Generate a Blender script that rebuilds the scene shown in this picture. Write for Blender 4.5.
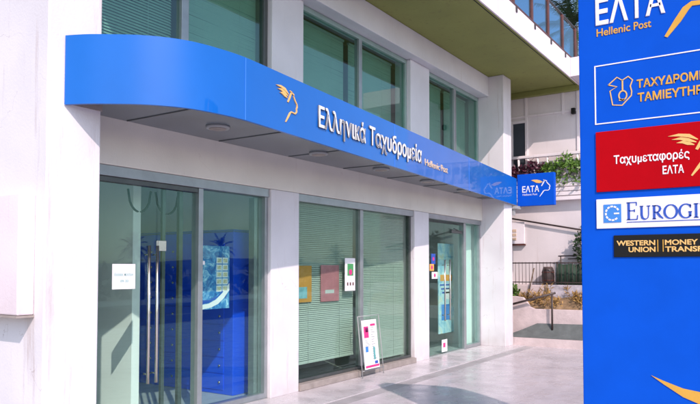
import bpy, bmesh, math, random
from mathutils import Vector, Matrix
random.seed(7)
R = math.radians
for o in list(bpy.data.objects): bpy.data.objects.remove(o)
scene = bpy.context.scene
COL = scene.collection

# ------------------------------------------------------------------ camera, world, sun, exposure
cam = bpy.data.cameras.new('camera'); cam.sensor_width = 36; cam.lens = 34.25
cam.shift_y = 0.0577; cam.clip_end = 3000; cam.clip_start = 0.05
camo = bpy.data.objects.new('camera', cam); COL.objects.link(camo)
camo.location = (0, -5.2, 1.55); camo.rotation_euler = (R(92.2), 0, R(33.7 - 90))
scene.camera = camo

SUN = Vector((0.69, 0.92, -1.0))                      # direction the light travels
world = bpy.data.worlds.new('World'); scene.world = world; world.use_nodes = True
wn = world.node_tree.nodes; wl = world.node_tree.links
sky = wn.new('ShaderNodeTexSky'); sky.sky_type = 'NISHITA'; sky.sun_disc = False
sky.sun_elevation = math.atan2(1.0, math.hypot(SUN.x, SUN.y)); sky.sun_rotation = math.atan2(-SUN.x, -SUN.y)
sky.air_density = 1.0; sky.dust_density = 1.0; sky.ozone_density = 1.0
wl.new(sky.outputs[0], wn['Background'].inputs[0]); wn['Background'].inputs[1].default_value = 0.15
sl = bpy.data.lights.new('sun', 'SUN'); sl.energy = 2.5; sl.angle = R(0.5); sl.color = (1.0, 0.82, 0.77)
so = bpy.data.objects.new('sun', sl); COL.objects.link(so); so.location = (-20, -30, 30)
so.rotation_euler = SUN.to_track_quat('-Z', 'Y').to_euler()
vs = scene.view_settings; vs.view_transform = 'Standard'; vs.look = 'None'; vs.exposure = 0.75; vs.gamma = 1; vs.use_curve_mapping = False
scene.cycles.max_bounces = 10; scene.cycles.transparent_max_bounces = 24

# ------------------------------------------------------------------ materials
def new_mat(name):
    m = bpy.data.materials.new(name); m.use_nodes = True
    return m, m.node_tree.nodes, m.node_tree.links, m.node_tree.nodes['Principled BSDF']

def mat(name, col, rough=0.7, var=0.08, scale=3.0, bump=0.0, bscale=40.0, metal=0.0, stretch=None, coat=0.0, spec=0.5, coat_rough=0.03):
    m, n, l, b = new_mat(name)
    b.inputs['Roughness'].default_value = rough; b.inputs['Metallic'].default_value = metal
    b.inputs['Specular IOR Level'].default_value = spec
    b.inputs['Coat Weight'].default_value = coat; b.inputs['Coat Roughness'].default_value = coat_rough
    tc = n.new('ShaderNodeTexCoord'); mp = n.new('ShaderNodeMapping')
    l.new(tc.outputs['Object'], mp.inputs[0])
    if stretch: mp.inputs['Scale'].default_value = stretch
    nz = n.new('ShaderNodeTexNoise'); nz.inputs['Scale'].default_value = scale; nz.inputs['Detail'].default_value = 6
    nz.inputs['Roughness'].default_value = 0.6
    l.new(mp.outputs[0], nz.inputs['Vector'])
    rp = n.new('ShaderNodeValToRGB'); rp.color_ramp.elements[0].position = 0.3; rp.color_ramp.elements[1].position = 0.7
    lo = [max(0, c * (1 - var)) for c in col]; hi = [min(1, c * (1 + var)) for c in col]
    rp.color_ramp.elements[0].color = (*lo, 1); rp.color_ramp.elements[1].color = (*hi, 1)
    l.new(nz.outputs[0], rp.inputs[0]); l.new(rp.outputs[0], b.inputs['Base Color'])
    if bump:
        nb = n.new('ShaderNodeTexNoise'); nb.inputs['Scale'].default_value = bscale; nb.inputs['Detail'].default_value = 4
        l.new(tc.outputs['Object'], nb.inputs['Vector'])
        bp = n.new('ShaderNodeBump'); bp.inputs['Strength'].default_value = bump; bp.inputs['Distance'].default_value = 0.01
        l.new(nb.outputs[0], bp.inputs['Height']); l.new(bp.outputs[0], b.inputs['Normal'])
    return m

def wall_paint(name, col, dirt=(0.36, 0.26, 0.23), amount=0.65):
    """painted render: faint cloudy variation, thin vertical rain streaks and a fine roller bump"""
    m, n, l, b = new_mat(name); b.inputs['Roughness'].default_value = 0.75
    tc = n.new('ShaderNodeTexCoord')
    n1 = n.new('ShaderNodeTexNoise'); n1.inputs['Scale'].default_value = 1.7; n1.inputs['Detail'].default_value = 7
    l.new(tc.outputs['Object'], n1.inputs['Vector'])
    r1 = n.new('ShaderNodeValToRGB'); r1.color_ramp.elements[0].position = 0.35; r1.color_ramp.elements[1].position = 0.65
    r1.color_ramp.elements[0].color = (*[c * 0.93 for c in col], 1); r1.color_ramp.elements[1].color = (*[min(1, c * 1.03) for c in col], 1)
    l.new(n1.outputs[0], r1.inputs[0])
    mp = n.new('ShaderNodeMapping'); mp.inputs['Scale'].default_value = (5, 5, 0.45); l.new(tc.outputs['Object'], mp.inputs[0])
    n2 = n.new('ShaderNodeTexNoise'); n2.inputs['Scale'].default_value = 1.6; n2.inputs['Detail'].default_value = 9; n2.inputs['Roughness'].default_value = 0.7
    l.new(mp.outputs[0], n2.inputs['Vector'])
    r2 = n.new('ShaderNodeValToRGB'); r2.color_ramp.elements[0].position = 0.57; r2.color_ramp.elements[1].position = 0.78
    r2.color_ramp.elements[0].color = (0, 0, 0, 1); r2.color_ramp.elements[1].color = (amount, amount, amount, 1)
    l.new(n2.outputs[0], r2.inputs[0])
    mx = n.new('ShaderNodeMixRGB'); mx.inputs[2].default_value = (*dirt, 1)
    l.new(r2.outputs[0], mx.inputs[0]); l.new(r1.outputs[0], mx.inputs[1])
    # splash dirt close to the ground
    sx = n.new('ShaderNodeSeparateXYZ'); l.new(tc.outputs['Object'], sx.inputs[0])
    mr = n.new('ShaderNodeMapRange'); mr.inputs[1].default_value = 0.0; mr.inputs[2].default_value = 0.45; mr.inputs[3].default_value = 1.0; mr.inputs[4].default_value = 0.0
    l.new(sx.outputs[2], mr.inputs[0])
    n4 = n.new('ShaderNodeTexNoise'); n4.inputs['Scale'].default_value = 7; n4.inputs['Detail'].default_value = 8; l.new(tc.outputs['Object'], n4.inputs['Vector'])
    ma = n.new('ShaderNodeMath'); ma.operation = 'MULTIPLY'; l.new(mr.outputs[0], ma.inputs[0]); l.new(n4.outputs[0], ma.inputs[1])
    mb_ = n.new('ShaderNodeMath'); mb_.operation = 'MULTIPLY'; mb_.inputs[1].default_value = 0.55; l.new(ma.outputs[0], mb_.inputs[0])
    m2 = n.new('ShaderNodeMixRGB'); m2.inputs[2].default_value = (*[d * 0.8 for d in dirt], 1)
    l.new(mb_.outputs[0], m2.inputs[0]); l.new(mx.outputs[0], m2.inputs[1])
    # hairline cracks, only here and there
    nd = n.new('ShaderNodeTexNoise'); nd.inputs['Scale'].default_value = 3; nd.inputs['Detail'].default_value = 6; l.new(tc.outputs['Object'], nd.inputs['Vector'])
    ad = n.new('ShaderNodeMixRGB'); ad.blend_type = 'LINEAR_LIGHT'; ad.inputs[0].default_value = 0.25; l.new(tc.outputs['Object'], ad.inputs[1]); l.new(nd.outputs['Color'], ad.inputs[2])
    vo = n.new('ShaderNodeTexVoronoi'); vo.feature = 'DISTANCE_TO_EDGE'; vo.inputs['Scale'].default_value = 0.7; l.new(ad.outputs[0], vo.inputs['Vector'])
    lt = n.new('ShaderNodeMath'); lt.operation = 'LESS_THAN'; lt.inputs[1].default_value = 0.0012; l.new(vo.outputs[0], lt.inputs[0])
    gt = n.new('ShaderNodeMath'); gt.operation = 'GREATER_THAN'; gt.inputs[1].default_value = 0.56; l.new(n1.outputs[0], gt.inputs[0])
    mk = n.new('ShaderNodeMath'); mk.operation = 'MULTIPLY'; l.new(lt.outputs[0], mk.inputs[0]); l.new(gt.outputs[0], mk.inputs[1])
    mk2 = n.new('ShaderNodeMath'); mk2.operation = 'MULTIPLY'; mk2.inputs[1].default_value = amount * 0.5; l.new(mk.outputs[0], mk2.inputs[0])
    m3 = n.new('ShaderNodeMixRGB'); m3.inputs[2].default_value = (*[d * 0.7 for d in dirt], 1)
    l.new(mk2.outputs[0], m3.inputs[0]); l.new(m2.outputs[0], m3.inputs[1]); l.new(m3.outputs[0], b.inputs['Base Color'])
    nb = n.new('ShaderNodeTexNoise'); nb.inputs['Scale'].default_value = 60; nb.inputs['Detail'].default_value = 5
    l.new(tc.outputs['Object'], nb.inputs['Vector'])
    bp = n.new('ShaderNodeBump'); bp.inputs['Strength'].default_value = 0.18; bp.inputs['Distance'].default_value = 0.01
    l.new(nb.outputs[0], bp.inputs['Height']); l.new(bp.outputs[0], b.inputs['Normal'])
    return m

def glass_mat(name, tint, f0=0.03, rough=0.0, refl=(0.9, 1.0, 0.97)):
    """thin window glass: tinted see-through plus a Schlick mirror reflection"""
    m, n, l, b = new_mat(name); n.remove(b)
    out = n['Material Output']
    tr = n.new('ShaderNodeBsdfTransparent'); tr.inputs[0].default_value = (*tint, 1)
    gl = n.new('ShaderNodeBsdfGlossy'); gl.inputs['Roughness'].default_value = rough; gl.inputs['Color'].default_value = (*refl, 1)
    lw = n.new('ShaderNodeLayerWeight'); lw.inputs['Blend'].default_value = 0.5
    pw = n.new('ShaderNodeMath'); pw.operation = 'POWER'; pw.inputs[1].default_value = 5.0; l.new(lw.outputs['Facing'], pw.inputs[0])
    ml = n.new('ShaderNodeMath'); ml.operation = 'MULTIPLY_ADD'; ml.inputs[1].default_value = 1 - f0; ml.inputs[2].default_value = f0
    l.new(pw.outputs[0], ml.inputs[0])
    tc = n.new('ShaderNodeTexCoord'); nb = n.new('ShaderNodeTexNoise'); nb.inputs['Scale'].default_value = 0.9
    l.new(tc.outputs['Object'], nb.inputs['Vector'])
    bp = n.new('ShaderNodeBump'); bp.inputs['Strength'].default_value = 0.02; bp.inputs['Distance'].default_value = 0.05
    l.new(nb.outputs[0], bp.inputs['Height']); l.new(bp.outputs[0], gl.inputs['Normal'])
    mx = n.new('ShaderNodeMixShader'); l.new(ml.outputs[0], mx.inputs[0]); l.new(tr.outputs[0], mx.inputs[1]); l.new(gl.outputs[0], mx.inputs[2])
    l.new(mx.outputs[0], out.inputs[0])
    return m

M = {}
M['paint'] = wall_paint('lilac white wall paint', (0.69, 0.67, 0.71))
M['paint_clean'] = wall_paint('clean wall paint', (0.68, 0.67, 0.72), amount=0.2)
M['paint_end'] = wall_paint('end wall paint', (0.78, 0.70, 0.75), dirt=(0.5, 0.38, 0.38), amount=0.45)
M['cream'] = wall_paint('cream lintel paint', (0.74, 0.71, 0.66), amount=0.35)
M['olive'] = wall_paint('olive ceiling paint', (0.25, 0.265, 0.075), dirt=(0.13, 0.10, 0.04), amount=0.8)
M['wing'] = wall_paint('far wall paint', (0.68, 0.63, 0.64), amount=0.3)
M['wing_trim'] = wall_paint('far trim paint', (0.76, 0.70, 0.72), amount=0.3)
M['alu'] = mat('aluminium frame', (0.36, 0.38, 0.40), 0.38, 0.1, 6, metal=0.7)
M['alu_dark'] = mat('dark aluminium frame', (0.10, 0.11, 0.11), 0.4, 0.15, 6, metal=0.5)
M['alu_green'] = mat('green tinted frame', (0.30, 0.40, 0.38), 0.4, 0.1, 6, metal=0.3)
M['bronze'] = mat('brown weathered frame', (0.20, 0.16, 0.13), 0.5, 0.2, 8, metal=0.4)
M['steel'] = mat('brushed steel', (0.62, 0.60, 0.58), 0.25, 0.05, 20, metal=1.0, stretch=(30, 30, 1))
M['sill'] = mat('stone sill', (0.30, 0.26, 0.24), 0.6, 0.18, 9, bump=0.2)
M['glass'] = glass_mat('green tinted glass', (0.79, 0.87, 0.83))
M['glass_clear'] = glass_mat('clear entrance glass', (0.89, 0.975, 0.945), f0=0.035, refl=(0.62, 0.95, 0.86))
M['glass_upper'] = glass_mat('upper tinted glass', (0.66, 0.82, 0.77), f0=0.07)
M['glass_rail'] = glass_mat('smoked balcony glass', (0.42, 0.58, 0.72), f0=0.08)
M['blue_gloss'] = mat('glossy blue cladding', (0.003, 0.115, 0.47), 0.42, 0.06, 1.5, coat=0.7, coat_rough=0.04, spec=0.15, bump=0.05, bscale=2.5)
M['blue_seam'] = mat('light blue joint', (0.05, 0.22, 0.80), 0.4, 0.05)
M['blue_sign'] = mat('matt blue sign face', (0.002, 0.080, 0.54), 0.6, 0.06, 3, spec=0.08)
M['soffit'] = mat('grey metal soffit', (0.15, 0.18, 0.21), 0.22, 0.3, 1.5, metal=0.35)
M['white'] = mat('white sign paint', (0.82, 0.78, 0.82), 0.5, 0.03, 8, spec=0.2)
M['letter'] = mat('white letter', (0.80, 0.79, 0.80), 0.45, 0.03, 8)
M['return'] = mat('painted shade letter return', (0.16, 0.17, 0.20), 0.5, 0.05)  # letter sides painted dark grey to imitate the shade on them
M['letter_side'] = mat('tan letter', (0.62, 0.48, 0.36), 0.5, 0.05, 8)
M['gold'] = mat('yellow emblem', (0.64, 0.35, 0.06), 0.5, 0.06, 8, spec=0.2)
M['peach'] = mat('peach emblem', (0.74, 0.46, 0.16), 0.5, 0.06, 8, spec=0.2)
M['red'] = mat('red sign panel', (0.42, 0.001, 0.006), 0.55, 0.06, 4, spec=0.06)
M['black'] = mat('black sign panel', (0.010, 0.010, 0.010), 0.5, 0.1, 4, spec=0.2)
M['navy'] = mat('royal blue print', (0.02, 0.08, 0.42), 0.5, 0.05, 4)
M['midblue'] = mat('mid blue print', (0.04, 0.22, 0.62), 0.5, 0.05, 4)
M['int_blue'] = mat('interior blue laminate', (0.003, 0.075, 0.78), 0.5, 0.05, 3)
M['int_white'] = mat('interior white', (0.90, 0.87, 0.87), 0.7, 0.04, 2)
M['int_wall'] = mat('interior wall', (0.44, 0.68, 0.61), 0.7, 0.06, 2)
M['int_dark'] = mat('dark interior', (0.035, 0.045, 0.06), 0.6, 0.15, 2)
M['int_floor'] = mat('interior floor tile', (0.42, 0.45, 0.45), 0.25, 0.1, 4)
M['blind'] = mat('pale green blind slat', (0.66, 0.69, 0.66), 0.55, 0.05, 5)
M['curtain'] = mat('pale blind', (0.72, 0.76, 0.74), 0.7, 0.04, 3)
M['paper'] = mat('white paper', (0.78, 0.76, 0.78), 0.7, 0.02, 6)
M['ink'] = mat('teal ink', (0.12, 0.40, 0.40), 0.7, 0.05)
M['yellow_paper'] = mat('orange yellow print', (0.85, 0.38, 0.09), 0.6, 0.1, 8)
M['pink_paper'] = mat('faded red print', (0.74, 0.26, 0.32), 0.6, 0.12, 8)
M['magenta'] = mat('magenta print', (0.60, 0.03, 0.20), 0.6, 0.05)
M['green_print'] = mat('green print', (0.06, 0.30, 0.10), 0.6, 0.2, 40)
M['cyan'] = mat('light cyan print', (0.32, 0.62, 0.75), 0.6, 0.35, 9)
M['grey_plastic'] = mat('grey plastic', (0.32, 0.33, 0.34), 0.5, 0.06)
M['black_arc'] = mat('black cable', (0.012, 0.016, 0.018), 0.5, 0.1)
M['rust'] = mat('red brown painted rail', (0.10, 0.030, 0.022), 0.5, 0.25, 9)
M['iron'] = mat('dark brown iron', (0.045, 0.030, 0.028), 0.5, 0.3, 12)
M['concrete'] = mat('pinkish concrete', (0.56, 0.47, 0.47), 0.8, 0.14, 4, bump=0.4, bscale=25)
M['stone'] = mat('grey stone wall', (0.42, 0.39, 0.43), 0.85, 0.3, 9, bump=0.7, bscale=14)
M['soil'] = mat('dry soil', (0.24, 0.16, 0.09), 0.95, 0.4, 9, bump=0.8, bscale=20)
M['ramp'] = mat('dark green grey ramp', (0.10, 0.115, 0.115), 0.7, 0.2, 6, bump=0.3)  # one dark green grey over the whole wedge
M['tarp'] = mat('dark green screen', (0.018, 0.045, 0.028), 0.8, 0.3, 6)
M['leaf_green'] = mat('green leaf', (0.10, 0.20, 0.03), 0.5, 0.4, 7)
M['leaf_dark'] = mat('dark leaf', (0.018, 0.045, 0.014), 0.55, 0.4, 7)
M['leaf_purple'] = mat('purple leaf', (0.085, 0.018, 0.040), 0.5, 0.45, 7)
M['leaf_dry'] = mat('dry straw leaf', (0.36, 0.22, 0.07), 0.8, 0.4, 7)
M['bark'] = mat('palm bark', (0.12, 0.085, 0.06), 0.9, 0.3, 9, bump=0.8, bscale=12)
M['asphalt'] = mat('asphalt', (0.055, 0.055, 0.058), 0.85, 0.2, 5, bump=0.3, bscale=60)
M['earth'] = mat('dry earth', (0.25, 0.21, 0.15), 0.95, 0.25, 0.2)
M['hill'] = mat('far hill scrub', (0.07, 0.09, 0.07), 0.95, 0.3, 0.02)
M['kerb'] = mat('kerb stone', (0.42, 0.41, 0.41), 0.8, 0.12, 6, bump=0.3)
M['road_white'] = mat('road paint', (0.75, 0.75, 0.72), 0.7, 0.1, 9)

def slab_mat(name, col, rough, tile=(1.2, 1.2), var=0.11):
    """polished pavement: cloudy stone, worn patches in the gloss, thin tile joints"""
    m, n, l, b = new_mat(name)
    tc = n.new('ShaderNodeTexCoord')
    n1 = n.new('ShaderNodeTexNoise'); n1.inputs['Scale'].default_value = 2.2; n1.inputs['Detail'].default_value = 10; n1.inputs['Roughness'].default_value = 0.65
    l.new(tc.outputs['Object'], n1.inputs['Vector'])
    r1 = n.new('ShaderNodeValToRGB'); r1.color_ramp.elements[0].position = 0.3; r1.color_ramp.elements[1].position = 0.72
    r1.color_ramp.elements[0].color = (*[c * (1 - var * 2) for c in col], 1); r1.color_ramp.elements[1].color = (*[min(1, c * (1 + var)) for c in col], 1)
    l.new(n1.outputs[0], r1.inputs[0])
    n3 = n.new('ShaderNodeTexNoise'); n3.inputs['Scale'].default_value = 140; n3.inputs['Detail'].default_value = 3
    l.new(tc.outputs['Object'], n3.inputs['Vector'])
    sp = n.new('ShaderNodeMixRGB'); sp.blend_type = 'OVERLAY'; sp.inputs[0].default_value = 0.45
    l.new(r1.outputs[0], sp.inputs[1]); l.new(n3.outputs[0], sp.inputs[2])
    br = n.new('ShaderNodeTexBrick'); br.offset = 0.0; br.inputs['Scale'].default_value = 1.0
    br.inputs['Mortar Size'].default_value = 0.004; br.inputs['Brick Width'].default_value = tile[0]; br.inputs['Row Height'].default_value = tile[1]
    br.inputs['Color1'].default_value = (0, 0, 0, 1); br.inputs['Color2'].default_value = (0, 0, 0, 1); br.inputs['Mortar'].default_value = (0.20, 0.20, 0.20, 1)
    l.new(tc.outputs['Object'], br.inputs['Vector'])
    mx = n.new('ShaderNodeMixRGB'); mx.inputs[2].default_value = (*[c * 0.45 for c in col], 1)
    vg = n.new('ShaderNodeTexVoronoi'); vg.inputs['Scale'].default_value = 2.6; l.new(tc.outputs['Object'], vg.inputs['Vector'])
    lg = n.new('ShaderNodeMath'); lg.operation = 'LESS_THAN'; lg.inputs[1].default_value = 0.045; l.new(vg.outputs['Distance'], lg.inputs[0])
    hg = n.new('ShaderNodeMath'); hg.operation = 'MULTIPLY'; hg.inputs[1].default_value = 0.35; l.new(lg.outputs[0], hg.inputs[0])
    gm = n.new('ShaderNodeMixRGB'); gm.inputs[2].default_value = (*[c * 0.4 for c in col], 1); l.new(hg.outputs[0], gm.inputs[0]); l.new(sp.outputs[0], gm.inputs[1])
    l.new(br.outputs['Color'], mx.inputs[0]); l.new(gm.outputs[0], mx.inputs[1]); l.new(mx.outputs[0], b.inputs['Base Color'])
    n2 = n.new('ShaderNodeTexNoise'); n2.inputs['Scale'].default_value = 3.5; n2.inputs['Detail'].default_value = 6; l.new(tc.outputs['Object'], n2.inputs['Vector'])
    mr = n.new('ShaderNodeMapRange'); mr.inputs[1].default_value = 0.35; mr.inputs[2].default_value = 0.7; mr.inputs[3].default_value = rough; mr.inputs[4].default_value = rough + 0.22
    l.new(n2.outputs[0], mr.inputs[0]); l.new(mr.outputs[0], b.inputs['Roughness'])
    bp = n.new('ShaderNodeBump'); bp.inputs['Strength'].default_value = 0.25; bp.inputs['Distance'].default_value = 0.004
    l.new(n2.outputs[0], bp.inputs['Height']); l.new(bp.outputs[0], b.inputs['Normal'])
    return m
M['slab'] = slab_mat('polished pavement', (0.52, 0.475, 0.50), 0.20)
M['slab_light'] = slab_mat('pale threshold paving', (0.56, 0.52, 0.54), 0.2, tile=(1.2, 5))
M['slab_dark'] = slab_mat('grey channel paving', (0.37, 0.35, 0.36), 0.45, tile=(50, 50))

def poster_mat(name, c1, c2, c3, scale):
    m, n, l, b = new_mat(name); b.inputs['Roughness'].default_value = 0.4
    tc = n.new('ShaderNodeTexCoord'); nz = n.new('ShaderNodeTexNoise'); nz.inputs['Scale'].default_value = scale; nz.inputs['Detail'].default_value = 9
    nz.inputs['Roughness'].default_value = 0.75; nz.inputs['Distortion'].default_value = 1.2
    l.new(tc.outputs['Object'], nz.inputs['Vector'])
    rp = n.new('ShaderNodeValToRGB'); e = rp.color_ramp.elements; e[0].position = 0.38; e[0].color = (*c1, 1); e[1].position = 0.66; e[1].color = (*c3, 1)
    x = e.new(0.52); x.color = (*c2, 1)
    l.new(nz.outputs[0], rp.inputs[0]); l.new(rp.outputs[0], b.inputs['Base Color'])
    return m
M['splash'] = poster_mat('blue water print', (0.01, 0.07, 0.30), (0.05, 0.25, 0.55), (0.55, 0.80, 0.88), 9)
M['stamp'] = poster_mat('stamp print', (0.70, 0.68, 0.55), (0.55, 0.50, 0.30), (0.25, 0.20, 0.12), 30)
M['beach'] = poster_mat('pale blue and yellow print', (0.22, 0.48, 0.66), (0.55, 0.75, 0.80), (0.78, 0.66, 0.35), 3)

# ------------------------------------------------------------------ mesh helpers
class MB:
    def __init__(s): s.v = []; s.f = []; s.sm = []
    def add(s, vs, fs, smooth=False):
        k = len(s.v); s.v += [Vector(p) for p in vs]
        for f in fs: s.f.append(tuple(i + k for i in f)); s.sm.append(smooth)
        return s
    def box(s, a, b):
        (x0, y0, z0), (x1, y1, z1) = [min(p, q) for p, q in zip(a, b)], [max(p, q) for p, q in zip(a, b)]
        return s.add([(x0, y0, z0), (x1, y0, z0), (x1, y1, z0), (x0, y1, z0), (x0, y0, z1), (x1, y0, z1), (x1, y1, z1), (x0, y1, z1)],
                     [(3, 2, 1, 0), (4, 5, 6, 7), (0, 1, 5, 4), (1, 2, 6, 5), (2, 3, 7, 6), (3, 0, 4, 7)])
    def obox(s, c, ax, ay, az):
        c, ax, ay, az = map(Vector, (c, ax, ay, az))
        P = [c + i * ax + j * ay + k * az for k in (-1, 1) for i, j in ((-1, -1), (1, -1), (1, 1), (-1, 1))]
        return s.add(P, [(3, 2, 1, 0), (4, 5, 6, 7), (0, 1, 5, 4), (1, 2, 6, 5), (2, 3, 7, 6), (3, 0, 4, 7)])
    def bar(s, p, q, r, n=8, r2=None):
        return s.tube([p, q], [r, r if r2 is None else r2], n)
    def tube(s, pts, rad, n=8):
        pts = [Vector(p) for p in pts]
        if not hasattr(rad, '__len__'): rad = [rad] * len(pts)
        k = len(s.v); up = None
        for i, p in enumerate(pts):
            d = (pts[min(i + 1, len(pts) - 1)] - pts[max(i - 1, 0)]).normalized()
            if up is None: up = Vector((0, 0, 1)) if abs(d.z) < 0.9 else Vector((1, 0, 0))
            a = d.cross(up).normalized(); b = d.cross(a).normalized()
            for j in range(n):
                t = 2 * math.pi * j / n; s.v.append(p + rad[i] * (math.cos(t) * a + math.sin(t) * b))
        for i in range(len(pts) - 1):
            for j in range(n):
                s.f.append((k + i * n + j, k + i * n + (j + 1) % n, k + (i + 1) * n + (j + 1) % n, k + (i + 1) * n + j)); s.sm.append(True)
        s.f.append(tuple(k + j for j in range(n))); s.sm.append(False)
        s.f.append(tuple(k + (len(pts) - 1) * n + j for j in range(n))); s.sm.append(False)
        return s
    def prism(s, poly, o, u, v, t):
        """closed 2-D outline in the plane o + a*u + b*v, given thickness t (a vector)"""
        o, u, v, t = map(Vector, (o, u, v, t)); n = len(poly)
        P = [o + a * u + b * v for a, b in poly]; Q = [p + t for p in P]
        return s.add(P + Q, [tuple(range(n)), tuple(range(2 * n - 1, n - 1, -1))] + [(i, (i + 1) % n, n + (i + 1) % n, n + i) for i in range(n)])
    def strip(s, pts, widths, o, u, v, t):
        """a pen stroke of varying width along 2-D points, with thickness"""
        L, Rr = [], []
        if not hasattr(widths, '__len__'): widths = [widths] * len(pts)
        for i, p in enumerate(pts):
            a = pts[max(i - 1, 0)]; b = pts[min(i + 1, len(pts) - 1)]
            dx, dy = b[0] - a[0], b[1] - a[1]; q = math.hypot(dx, dy) or 1; w = widths[i] / 2
            L.append((p[0] - dy / q * w, p[1] + dx / q * w)); Rr.append((p[0] + dy / q * w, p[1] - dx / q * w))
        o, u, v, t = map(Vector, (o, u, v, t)); n = len(pts)
        P = [o + a * u + b * v for a, b in L + Rr]; Q = [p + t for p in P]; k = 2 * n
        F = []
        for i in range(n - 1):
            F += [(i, i + 1, n + i + 1, n + i), (k + i, k + n + i, k + n + i + 1, k + i + 1), (i, k + i, k + i + 1, i + 1), (n + i, n + i + 1, k + n + i + 1, k + n + i)]
        F += [(0, n, k + n, k), (n - 1, k + n - 1, k + 2 * n - 1, 2 * n - 1)]
        return s.add(P + Q, F)

def wloc(o):
    p = Vector((0, 0, 0))
    while o: p += o.location; o = o.parent
    return p

def obj(name, mb, m, parent=None, bevel=0.0, fix=True):
    me = bpy.data.meshes.new(name); vs = mb.v
    if parent: off = wloc(parent); loc = Vector((0, 0, 0))
    else:
        xs = [p.x for p in vs]; ys = [p.y for p in vs]; zs = [p.z for p in vs]
        loc = Vector(((min(xs) + max(xs)) / 2, (min(ys) + max(ys)) / 2, min(zs))); off = loc
    me.from_pydata([p - off for p in vs], [], mb.f)
    for p, q in zip(me.polygons, mb.sm): p.use_smooth = q
    me.materials.append(m)
    if fix:
        bm = bmesh.new(); bm.from_mesh(me); bmesh.ops.recalc_face_normals(bm, faces=bm.faces); bm.to_mesh(me); bm.free()
    o = bpy.data.objects.new(name, me); COL.objects.link(o); o.location = loc
    if parent: o.parent = parent
    if bevel:
        b = o.modifiers.new('bevel', 'BEVEL'); b.width = bevel; b.segments = 2; b.limit_method = 'ANGLE'; b.angle_limit = R(40)
    return o

def tag(o, label, cat, group=None):
    o['label'] = label; o['category'] = cat
    if group: o['group'] = group
    return o
def thing(name, loc, label, cat, group=None):
    o = bpy.data.objects.new(name, None); COL.objects.link(o); o.location = loc; o.empty_display_size = 0.2
    return tag(o, label, cat, group)
def struct(name, mb, m):
    o = obj(name, mb, m); o['kind'] = 'structure'; return o
def stuff(o): o['kind'] = 'stuff'; return o
def part(name, m, parent, a, b, bevel=0.0): return obj(name, MB().box(a, b), m, parent, bevel)

def text(name, body, p0, u, n, width, cap, m, parent, depth=0.004, bold=0.0, slant=0.0, side=None):
    """lettering as a mesh: p0 baseline left, u reading direction, n outward normal"""
    c = bpy.data.curves.new(name, 'FONT'); c.body = body; c.size = 1.0; c.bevel_depth = bold; c.bevel_resolution = 0; c.extrude = 0.5; c.shear = slant; c.resolution_u = 6
    t = bpy.data.objects.new(name, c); COL.objects.link(t)
    me = bpy.data.meshes.new_from_object(t.evaluated_get(bpy.context.evaluated_depsgraph_get()))
    bpy.data.objects.remove(t); bpy.data.curves.remove(c)
    x0 = min(v.co.x for v in me.vertices); x1 = max(v.co.x for v in me.vertices)
    u = Vector(u).normalized(); n = Vector(n).normalized(); off = wloc(parent) if parent else Vector((0, 0, 0))
    for v in me.vertices:
        p = Vector(p0) + u * ((v.co.x - x0) / (x1 - x0) * width) + Vector((0, 0, 1)) * (v.co.y / 0.727 * cap) + n * ((v.co.z + 0.5 + bold) * depth)
        v.co = p - off
    bm = bmesh.new(); bm.from_mesh(me); bmesh.ops.recalc_face_normals(bm, faces=bm.faces); bm.to_mesh(me); bm.free()
    me.materials.clear(); me.materials.append(m)
    if side:
        me.materials.append(side)
        for p in me.polygons: p.material_index = 0 if p.normal.dot(n) > 0.5 else 1
    else:
        for p in me.polygons: p.material_index = 0
    o = bpy.data.objects.new(name, me); COL.objects.link(o)
    if parent: o.parent = parent
    return o

def text2(a, b, p0, u, n, width, *rest):
    text('lettering', a, p0, u, n, width * 0.625, *rest)
    text('lettering', b, Vector(p0) + Vector(u).normalized() * width * 0.69, u, n, width * 0.31, *rest)

def leaf_quads(mb, pts, size, elong=2.0, up=0.3):
    for p in pts:
        d = Vector((random.gauss(0, 1), random.gauss(0, 1), random.gauss(up, 1))).normalized()
        w = d.cross(Vector((random.gauss(0, 1), random.gauss(0, 1), random.gauss(0, 1)))).normalized()
        L = size * random.uniform(0.6, 1.3); p = Vector(p); h = w * L / elong / 2
        mb.add([p, p + d * L * 0.45 + h, p + d * L, p + d * L * 0.45 - h], [(0, 1, 2, 3)])
    return mb

# ------------------------------------------------------------------ ground
struct('ground', MB().box((-900, -900, -0.5), (900, 900, -0.16)), M['earth'])
struct('road', MB().box((-200, -17, -0.30), (200, -9.2, -0.12)), M['asphalt'])
mb = MB()
for i in range(-40, 60): mb.box((i * 4, -13.16, -0.119), (i * 4 + 2, -13.02, -0.116))
struct('road_marking', mb, M['road_white'])
struct('kerb', MB().box((-200, -9.2, -0.3), (200, -8.9, 0.0)), M['kerb'])
struct('pavement', MB().box((-40, -8.9, -0.3), (40, -0.92, 0.0)), M['slab'])
struct('channel_strip', MB().box((-40, -0.917, -0.3), (13.4, -0.70, -0.006)), M['slab_dark'])
struct('threshold_paving', MB().box((-40, -0.697, -0.3), (13.4, 0.05, 0.004)), M['slab_light'])
struct('far_pavement', MB().box((-200, -20.5, -0.3), (200, -17, 0.02)), M['kerb'])
mb = MB()
for k in range(60):
    a = k / 59; x = -500 + 1200 * a
    h = 7 + 3 * math.sin(a * 9) + 2 * math.sin(a * 23 + 1)
    mb.add([(x, -420, -1), (x, -470, h), (x, -560, -1)], [])
for k in range(59): mb.f += [(3 * k, 3 * k + 3, 3 * k + 4, 3 * k + 1), (3 * k + 1, 3 * k + 4, 3 * k + 5, 3 * k + 2)]; mb.sm += [True, True]
struct('hills', mb, M['hill'])

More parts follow.
